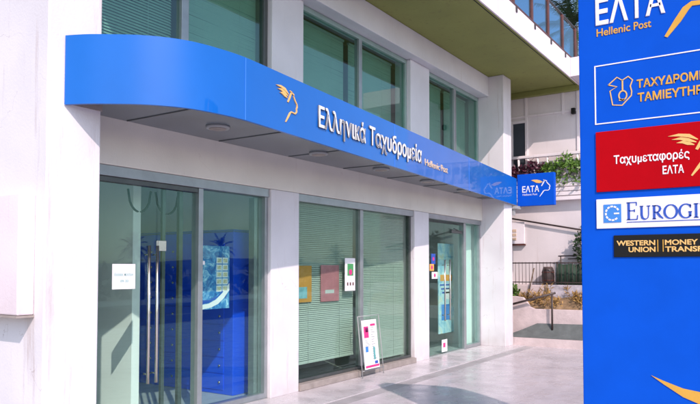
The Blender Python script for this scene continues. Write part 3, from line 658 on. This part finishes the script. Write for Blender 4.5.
# venetian blinds: one proto per width, copies share the mesh
def blind(x0, x1, z0, z1, y, pitch, tilt_a, label, m, slat=0.028):
    o = thing('venetian_blind', ((x0 + x1) / 2, y, z0), label, 'blind')
    sl_ = MB(); z = z0 + 0.03
    c, s_ = math.cos(tilt_a) * slat / 2, math.sin(tilt_a) * slat / 2
    while z < z1 - 0.03:
        j = random.gauss(0, 0.0013); dz = random.gauss(0, 0.0008)
        sl_.add([(x0, y - c, z - s_ + j + dz), (x1, y - c, z - s_ - j), (x1, y, z + 0.002 - j), (x0, y, z + 0.002 + j), (x0, y + c, z + s_ + j), (x1, y + c, z + s_ - j)], [(0, 1, 2, 3), (3, 2, 5, 4)], True); z += pitch
    obj('slats', sl_, m, o, fix=False)
    obj('bottom_rail', MB().box((x0, y - 0.012, z0), (x1, y + 0.012, z0 + 0.022)), m, o)
    obj('head_rail', MB().box((x0, y - 0.02, z1 - 0.03), (x1, y + 0.02, z1)), m, o)
    k = MB(); nn = max(2, int((x1 - x0) / 0.5))
    for i in range(nn):
        xx = x0 + (x1 - x0) * (i + 0.5) / nn; k.bar((xx, y - 0.016, z0), (xx, y - 0.016, z1), 0.002, 5)
    obj('cord', k, M['paper'], o); return o
blind(6.70, 8.15, 0.29, 2.42, 0.19, 0.026, R(52), 'pale green venetian blind raised off the sill in the left half of the wide window', M['blind'])
blind(8.27, 9.66, 0.14, 2.42, 0.19, 0.026, R(52), 'pale green venetian blind let down fully behind the display stand', M['blind'])
blind(3.48, 4.70, 3.40, 4.95, 0.20, 0.030, R(55), 'grey green blind in the upper window pane above the canopy nose', M['curtain'], 0.036)
blind(4.86, 6.02, 3.40, 4.95, 0.20, 0.022, R(72), 'smooth pale blind in the upper pane above the winged head emblem', M['curtain'])
blind(6.79, 8.12, 3.40, 4.95, 0.34, 0.022, R(72), 'pale blind in the upper window pane above the start of the canopy lettering', M['curtain'])
blind(8.25, 9.53, 3.40, 4.95, 0.34, 0.022, R(72), 'pale blind in the upper window pane above the end of the canopy lettering', M['curtain'])
blind(10.36, 11.40, 3.40, 4.95, 0.34, 0.022, R(72), 'pale blind in the left pane of the farthest upper window', M['curtain'])
blind(11.54, 12.53, 3.40, 4.95, 0.34, 0.022, R(72), 'pale blind in the right pane of the farthest upper window beside the fin wall', M['curtain'])
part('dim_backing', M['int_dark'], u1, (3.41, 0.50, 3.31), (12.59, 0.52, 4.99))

# side entrance: posters and stickers
bigp = s = sheet('tall_poster', M['beach'], 11.42, 12.12, 0.30, 2.02, 0.42, 'tall pale blue and yellow poster hanging inside the far entrance', 'poster')
obj('picture', MB().box((11.52, 0.4135, 1.30), (12.04, 0.4159, 1.42)), M['yellow_paper'], s)
obj('picture', MB().box((11.57, 0.4135, 0.55), (11.92, 0.4159, 0.85)), M['midblue'], s)
obj('picture', MB().box((11.72, 0.4135, 0.95), (12.02, 0.4159, 1.15)), M['paper'], s)
for nm, m_, x0, x1, z0, z1, lb in (('round_sticker', M['navy'], 10.50, 10.66, 1.62, 1.80, 'dark blue and red sticker, highest of three on the far entrance door'),
                                  ('square_sticker', M['yellow_paper'], 10.44, 10.60, 1.50, 1.62, 'yellow sticker in the middle of three on the far entrance door'),
                                  ('pale_sticker', M['paper'], 10.52, 10.74, 1.36, 1.48, 'white sticker with pink mark, lowest of three on the far entrance door')):
    s = sheet(nm, m_, x0, x1, z0, z1, 0.094, lb, 'sticker')
    obj('mark', MB().bar(((x0 + x1) / 2, 0.0899, (z0 + z1) / 2), ((x0 + x1) / 2, 0.088, (z0 + z1) / 2), 0.035, 12), M['magenta'], s)
s = sheet('foot_notice', M['paper'], 10.90, 11.12, 0.04, 0.26, 0.092, 'small white card with a purple mark low on the far entrance door', 'notice')
obj('mark', MB().box((10.95, 0.0855, 0.12), (11.04, 0.0879, 0.20)), M['magenta'], s)
for i in range(3):
    z = 1.21 - i * 0.075
    obj('printed_line', MB().box((11.50 + 0.05 * i, 0.4135, z), (11.98 - 0.03 * i, 0.4159, z + 0.03)), M['navy'], bigp)
ct = thing('service_counter', (11.4, 2.6, 0.013), 'brown wooden counter inside the far entrance', 'counter')
obj('front', MB().box((10.3, 2.3, 0.013), (12.3, 2.4, 1.0)), M['bronze'], ct); obj('top', MB().box((10.25, 2.2, 1.001), (12.35, 2.8, 1.05)), M['sill'], ct)

# ------------------------------------------------------------------ neighbouring wing at the far end
W = thing('neighbour_building', (16, 0, 0), 'pale neighbouring building with a planted balcony beyond the projecting sign', 'building')
part('upper_wall', M['wing'], W, (14.26, -3.2, 3.05), (19, 4, 5.78))
part('lower_wall', M['wing'], W, (14.261, -3.2, -0.2), (19, 4, 3.048))
part('shade_slab', M['paint_end'], W, (13.49, -3.2, 5.40), (14.258, -1.535, 5.78))  # added slab, sized to cast the level shadow on the upper wall
for y, z0, z1 in ((-0.355, 3.46, 5.31), (-1.16, 4.83, 5.36), (-1.47, 4.0, 5.39)):
    part('wall_rib', M['wing_trim'], W, (14.235, y - 0.025, z0), (14.259, y + 0.025, z1), 0.004)
part('wall_rib', M['wing_trim'], W, (14.236, -1.56, 4.86), (14.2591, 0.2, 4.90), 0.004)
part('ceiling_beam', M['olive'], W, (14.12, -1.50, 5.29), (14.258, 0.3, 5.398), 0.006)
dr = part('door', M['int_dark'], W, (14.245, -0.335, 3.46), (14.2595, -0.06, 4.74))
obj('door_frame', MB().box((14.22, -0.06, 3.46), (14.259, 0.0, 4.80)).box((14.22, -0.39, 3.46), (14.259, -0.336, 4.80)).box((14.221, -0.335, 4.741), (14.259, -0.061, 4.799)), M['wing_trim'], dr, 0.004)
part('wall_lamp', M['black'], W, (14.16, -1.43, 4.80), (14.258, -1.35, 4.92), 0.01)
part('balcony_slab', M['wing_trim'], W, (14.10, -3.2, 2.98), (14.258, 0.3, 3.06), 0.006)
for z in (3.075, 3.17, 3.265, 3.36): part('parapet_band', M['wing_trim'], W, (14.11, -3.2, z), (14.2, 0.3, z + 0.085), 0.012)
part('balustrade_rail', M['wing_trim'], W, (14.09, -3.2, 3.93), (14.17, 0.3, 3.99), 0.008)
for i in range(16): obj('baluster', MB().tube([(14.13, 0.2 - i * 0.21, 3.452), (14.13, 0.2 - i * 0.21, 3.60), (14.13, 0.2 - i * 0.21, 3.75), (14.13, 0.2 - i * 0.21, 3.928)], [0.02, 0.036, 0.022, 0.028], 8), M['wing_trim'], W)
sh = part('shutter', M['white'], W, (14.225, -0.30, 2.08), (14.258, 0.1, 2.56), 0.006)
obj('louvre', MB().box((14.215, -0.12, 2.16), (14.224, -0.03, 2.22)).box((14.215, -0.12, 2.25), (14.224, -0.03, 2.31)).box((14.215, -0.12, 2.34), (14.224, -0.03, 2.40)), M['letter_side'], sh)
obj('shutter_sill', MB().box((14.18, -0.32, 2.045), (14.258, 0.1, 2.075)), M['rust'], sh)
obj('drain_pipe', MB().bar((14.20, 0.1, 2.665), (14.20, -3.0, 2.05), 0.018, 8), M['iron'], W)
obj('stair_rail', MB().bar((14.16, -1.05, 1.80), (14.16, -1.75, 1.82), 0.014, 6).bar((14.16, -1.1, 1.80), (14.16, -1.1, 1.2), 0.012, 6).bar((14.16, -1.25, 1.74), (14.16, -1.75, 1.75), 0.012, 6), M['iron'], W)

def plant(name, m, pts, size, label, cat='plant', stems=None, group=None, elong=2.0):
    o = thing(name, (sum(p[0] for p in pts) / len(pts), sum(p[1] for p in pts) / len(pts), min(p[2] for p in pts)), label, cat, group)
    obj('foliage', leaf_quads(MB(), pts, size, elong), m, o, fix=False)
    if stems:
        k = MB()
        for a, b in stems: k.bar(a, b, 0.008, 5, 0.003)
        obj('stem', k, M['bark'], o)
    return o
def blob(c, r, n): 
    out = []
    while len(out) < n:
        p = [random.uniform(-1, 1) for _ in range(3)]
        if 0.15 < sum(q * q for q in p) < 1: out.append(tuple(c[i] + r[i] * p[i] for i in range(3)))
    return out
pts = []
for i in range(9): pts += blob((14.07, 0.05 - i * 0.10, 3.66 + random.uniform(-0.08, 0.14)), (0.09, 0.09, 0.16), 75)
plant('purple_plant', M['leaf_purple'], pts, 0.09, 'dark purple leaved plants along the neighbouring balcony above the small sign')
pts = []
for i in range(9): pts += blob((14.06, -0.82 - i * 0.11, 3.66 + random.uniform(-0.08, 0.16)), (0.10, 0.10, 0.16), 65)
for i in range(5): pts += blob((14.05, -0.95 - i * 0.16, 3.40), (0.05, 0.05, 0.14), 14)
plant('trailing_plant', M['leaf_green'], pts, 0.10, 'bright green trailing plant on the right of the neighbouring balcony')
plant('dark_shrub', M['leaf_dark'], blob((14.05, -1.60, 1.95), (0.12, 0.20, 0.42), 420), 0.09, 'dark green shrub against the pale wall behind the iron fence', 'shrub')

# garden steps, walls and fence in front of the wing
struct('step', MB().box((13.06, -3.2, -0.1), (14.25, 0.29, 0.15)), M['concrete'])
rm = MB()
rm.add([(13.16, -0.30, 0.154), (13.30, -3.1, 0.154), (13.50, -3.1, 0.43), (13.50, -0.75, 0.40), (13.40, -0.45, 0.26)], [(0, 1, 2, 3, 4)])
rm.add([(13.16, -0.30, 0.10), (13.30, -3.1, 0.10), (13.50, -3.1, 0.10), (13.50, -0.75, 0.10), (13.40, -0.45, 0.10)], [(4, 3, 2, 1, 0), (0, 1, -4, -5)])
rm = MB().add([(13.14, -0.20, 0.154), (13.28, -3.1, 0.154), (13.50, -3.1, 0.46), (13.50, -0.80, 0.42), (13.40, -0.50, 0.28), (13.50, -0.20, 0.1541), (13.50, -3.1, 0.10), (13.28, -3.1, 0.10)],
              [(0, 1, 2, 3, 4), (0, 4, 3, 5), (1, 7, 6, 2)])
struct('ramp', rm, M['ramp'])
lw = [(0.30, 0.14), (0.30, 0.97), (-0.35, 0.96), (-0.50, 0.94), (-0.58, 0.86), (-0.64, 0.76), (-0.74, 0.71), (-3.1, 0.72), (-3.1, 0.14)]
tag(obj('garden_wall', MB().prism(lw, (13.502, 0, 0), (0, 1, 0), (0, 0, 1), (0.09, 0, 0)), M['concrete'], None, 0.01), 'low pinkish garden wall with a curved drop behind the handrail', 'wall')
bedm = MB()
for i in range(12):
    for j in range(24):
        bedm.v.append(Vector((13.592 + 0.19 * i / 11, 0.28 - 3.38 * j / 23, 0.66 + 0.29 * i / 11 + random.uniform(-0.03, 0.03))))
for i in range(11):
    for j in range(23): bedm.f.append((i * 24 + j, i * 24 + j + 1, i * 24 + j + 25, i * 24 + j + 24)); bedm.sm.append(True)
struct('garden_bed', bedm, M['soil'])
tag(obj('stone_wall', MB().box((13.785, -3.1, 0.2), (13.90, -0.86, 1.20)), M['stone'], None, 0.012), 'rough grey stone retaining wall under the right part of the iron fence', 'wall')
tag(obj('retaining_wall', MB().box((13.79, -0.858, 0.2), (13.90, 0.28, 1.195)), M['concrete'], None, 0.012), 'smooth pinkish retaining wall under the left part of the iron fence', 'wall')
struct('terrace', MB().box((13.902, -3.1, 0.2), (14.258, 0.28, 1.19)), M['concrete'])
fn = thing('iron_fence', (13.84, -1.4, 1.2), 'thin dark iron fence with upright bars on the retaining wall', 'fence')
obj('rail', MB().bar((13.84, 0.25, 1.655), (13.84, -3.05, 1.655), 0.013, 6), M['iron'], fn); obj('rail', MB().bar((13.84, 0.25, 1.25), (13.84, -3.05, 1.25), 0.011, 6), M['iron'], fn)
for i in range(44): obj('bar', MB().bar((13.84, 0.22 - i * 0.075, 1.20), (13.84, 0.22 - i * 0.075, 1.675), 0.0055, 5), M['iron'], fn)
sc_ = thing('green_screen', (14.0, -2, 1.2), 'dark green cloth screen on two posts behind the iron fence', 'screen')
k = MB(); NS = 60
for i in range(NS + 1):
    y = -1.05 - 2.0 * i / NS; x = 14.0 + 0.012 * math.sin(i * 1.7) + 0.008 * math.sin(i * 0.6)
    k.v += [Vector((x, y, 1.205)), Vector((x + 0.01, y, 1.63 + 0.01 * math.sin(i * 0.9)))]
for i in range(NS): k.f.append((2 * i, 2 * i + 2, 2 * i + 3, 2 * i + 1)); k.sm.append(True)
so_ = obj('cloth', k, M['tarp'], sc_, fix=False); md = so_.modifiers.new('thick', 'SOLIDIFY'); md.thickness = 0.008
for y in (-1.06, -3.0): obj('post', MB().bar((14.03, y, 1.19), (14.03, y, 1.68), 0.016, 8), M['iron'], sc_)
br_ = thing('barrel', (14.06, -0.86, 1.19), 'dark brown barrel with hoops behind the iron fence', 'barrel')
obj('staves', MB().tube([(14.06, -0.86, 1.191), (14.06, -0.86, 1.27), (14.06, -0.86, 1.37), (14.06, -0.86, 1.48), (14.06, -0.86, 1.56)], [0.10, 0.125, 0.135, 0.125, 0.10], 16), M['iron'], br_)
obj('hoop', MB().tube([(14.06, -0.86, 1.28), (14.06, -0.86, 1.30)], [0.132, 0.134], 16).tube([(14.06, -0.86, 1.45), (14.06, -0.86, 1.47)], [0.134, 0.132], 16), M['rust'], br_)
obj('lid', MB().tube([(14.06, -0.86, 1.561), (14.06, -0.86, 1.575)], [0.09, 0.09], 16), M['rust'], br_)
hr = thing('handrail', (13.4, -0.9, 0.15), 'dark metal handrail on a single post in front of the garden wall', 'handrail')
obj('rail', MB().bar((13.42, 0.05, 0.70), (13.42, -1.20, 1.05), 0.022, 8), M['iron'], hr)
obj('post', MB().bar((13.42, -1.13, 0.30), (13.42, -1.13, 1.035), 0.020, 8), M['iron'], hr)
stakes = MB().bar((13.74, -0.52, 0.92), (13.76, -0.66, 1.55), 0.013, 6)
tag(obj('garden_stake', stakes, M['bark']), 'slanted brown wooden stake leaning on the iron fence', 'stake')
plant('green_shrub', M['leaf_green'], blob((13.70, -0.22, 1.05), (0.08, 0.13, 0.14), 150), 0.09, 'small bright green shrub at the left end of the garden bed', 'shrub')
pts = []; stm = []
for i in range(48):
    y = -0.35 - random.random() * 2.4; x = 13.62 + random.random() * 0.14; h = random.uniform(0.10, 0.30)
    z = 0.70 + (x - 13.6) * 1.4
    stm.append(((x, y, z - 0.05), (x + random.uniform(-.03, .03), y + random.uniform(-.06, .06), z + h)))
    pts += blob((x, y, z + h * 0.6), (0.05, 0.07, h * 0.5), 24)
stuff(obj('dry_grass', leaf_quads(MB(), pts, 0.10, 5.0, 0.8), M['leaf_dry'], None, fix=False))

# ------------------------------------------------------------------ palms: one behind the wing, a row across the road (seen in the glass)
def palm_parts(h, crown, seed, fronds=26, droop=1.0):
    rnd = random.Random(seed); t = MB(); pts = []; rad = []
    for i in range(10):
        a = i / 9; pts.append((0.10 * math.sin(a * 2), 0.06 * math.sin(a * 3), h * a)); rad.append(0.20 - 0.07 * a + 0.012 * (i % 2))
    t.tube(pts, rad, 12); top = Vector(pts[-1]); f = MB()
    for k in range(fronds):
        az = k * 2.399 + rnd.uniform(-.2, .2); el = R(75 - 100 * k / fronds + rnd.uniform(-8, 8)); L = crown * rnd.uniform(0.85, 1.1)
        d = Vector((math.cos(az) * math.cos(el), math.sin(az) * math.cos(el), math.sin(el))); p = top.copy(); prev = p.copy(); side = Vector((-math.sin(az), math.cos(az), 0))
        N = 16
        for i in range(N):
            d = (d + Vector((0, 0, -0.085 * droop * (0.4 + i / N)))).normalized(); prev = p.copy(); p = p + d * (L / N)
            f.add([prev + side * 0.02, p + side * 0.015, p - side * 0.015, prev - side * 0.02], [(0, 1, 2, 3)])
            if i > 1:
                ll = L * 0.26 * math.sin(math.pi * (i + 1) / (N + 2)) + 0.08
                for sg in (-1, 1):
                    for q in (0, 0.5):
                        b = prev.lerp(p, q); tip = b + side * sg * ll * 0.8 + d * ll * 0.55 + Vector((0, 0, -0.25 * ll + rnd.uniform(-.05, .05)))
                        f.add([b, b + d * 0.05 + side * sg * 0.01, tip], [(0, 1, 2)])
    return t, f
def palm(loc, h, crown, seed, label, group=None, droop=1.0):
    o = thing('palm_tree', (0, 0, 0), label, 'palm tree', group)
    t, f = palm_parts(h, crown, seed, droop=droop); obj('trunk', t, M['bark'], o); obj('crown', f, M['leaf_dark'], o, fix=False)
    o.location = loc; return o
palm((24, 1.20, -0.1), 10.3, 1.7, 3, 'tall palm tree rising behind the balcony glass', droop=0.8)
p0 = palm((42, -48, -0.1), 3.6, 1.7, 5, 'palm across the road mirrored in the entrance glass', 'palms across the road')
for x, y, s_, rz in ((56, -50, 1.1, 1.2), (78, -49, 0.95, 2.5), (31, -49, 1.15, 4.0), (104, -51, 1.2, 0.6)):
    c = p0.copy(); COL.objects.link(c); c.location = (x, y, -0.1); c.scale = (s_, s_, s_); c.rotation_euler = (0, 0, rz)
    for ch in p0.children:
        d = ch.copy(); COL.objects.link(d); d.parent = c
hd = MB(); pts = []
for i in range(1400): pts.append((random.uniform(2, 80), -24.5 + random.uniform(-0.7, 0.7), random.uniform(-0.1, 1.35) + 0.3 * math.sin(i)))
stuff(obj('roadside_hedge', leaf_quads(MB(), pts, 0.9, 1.6), M['leaf_dark'], None, fix=False))
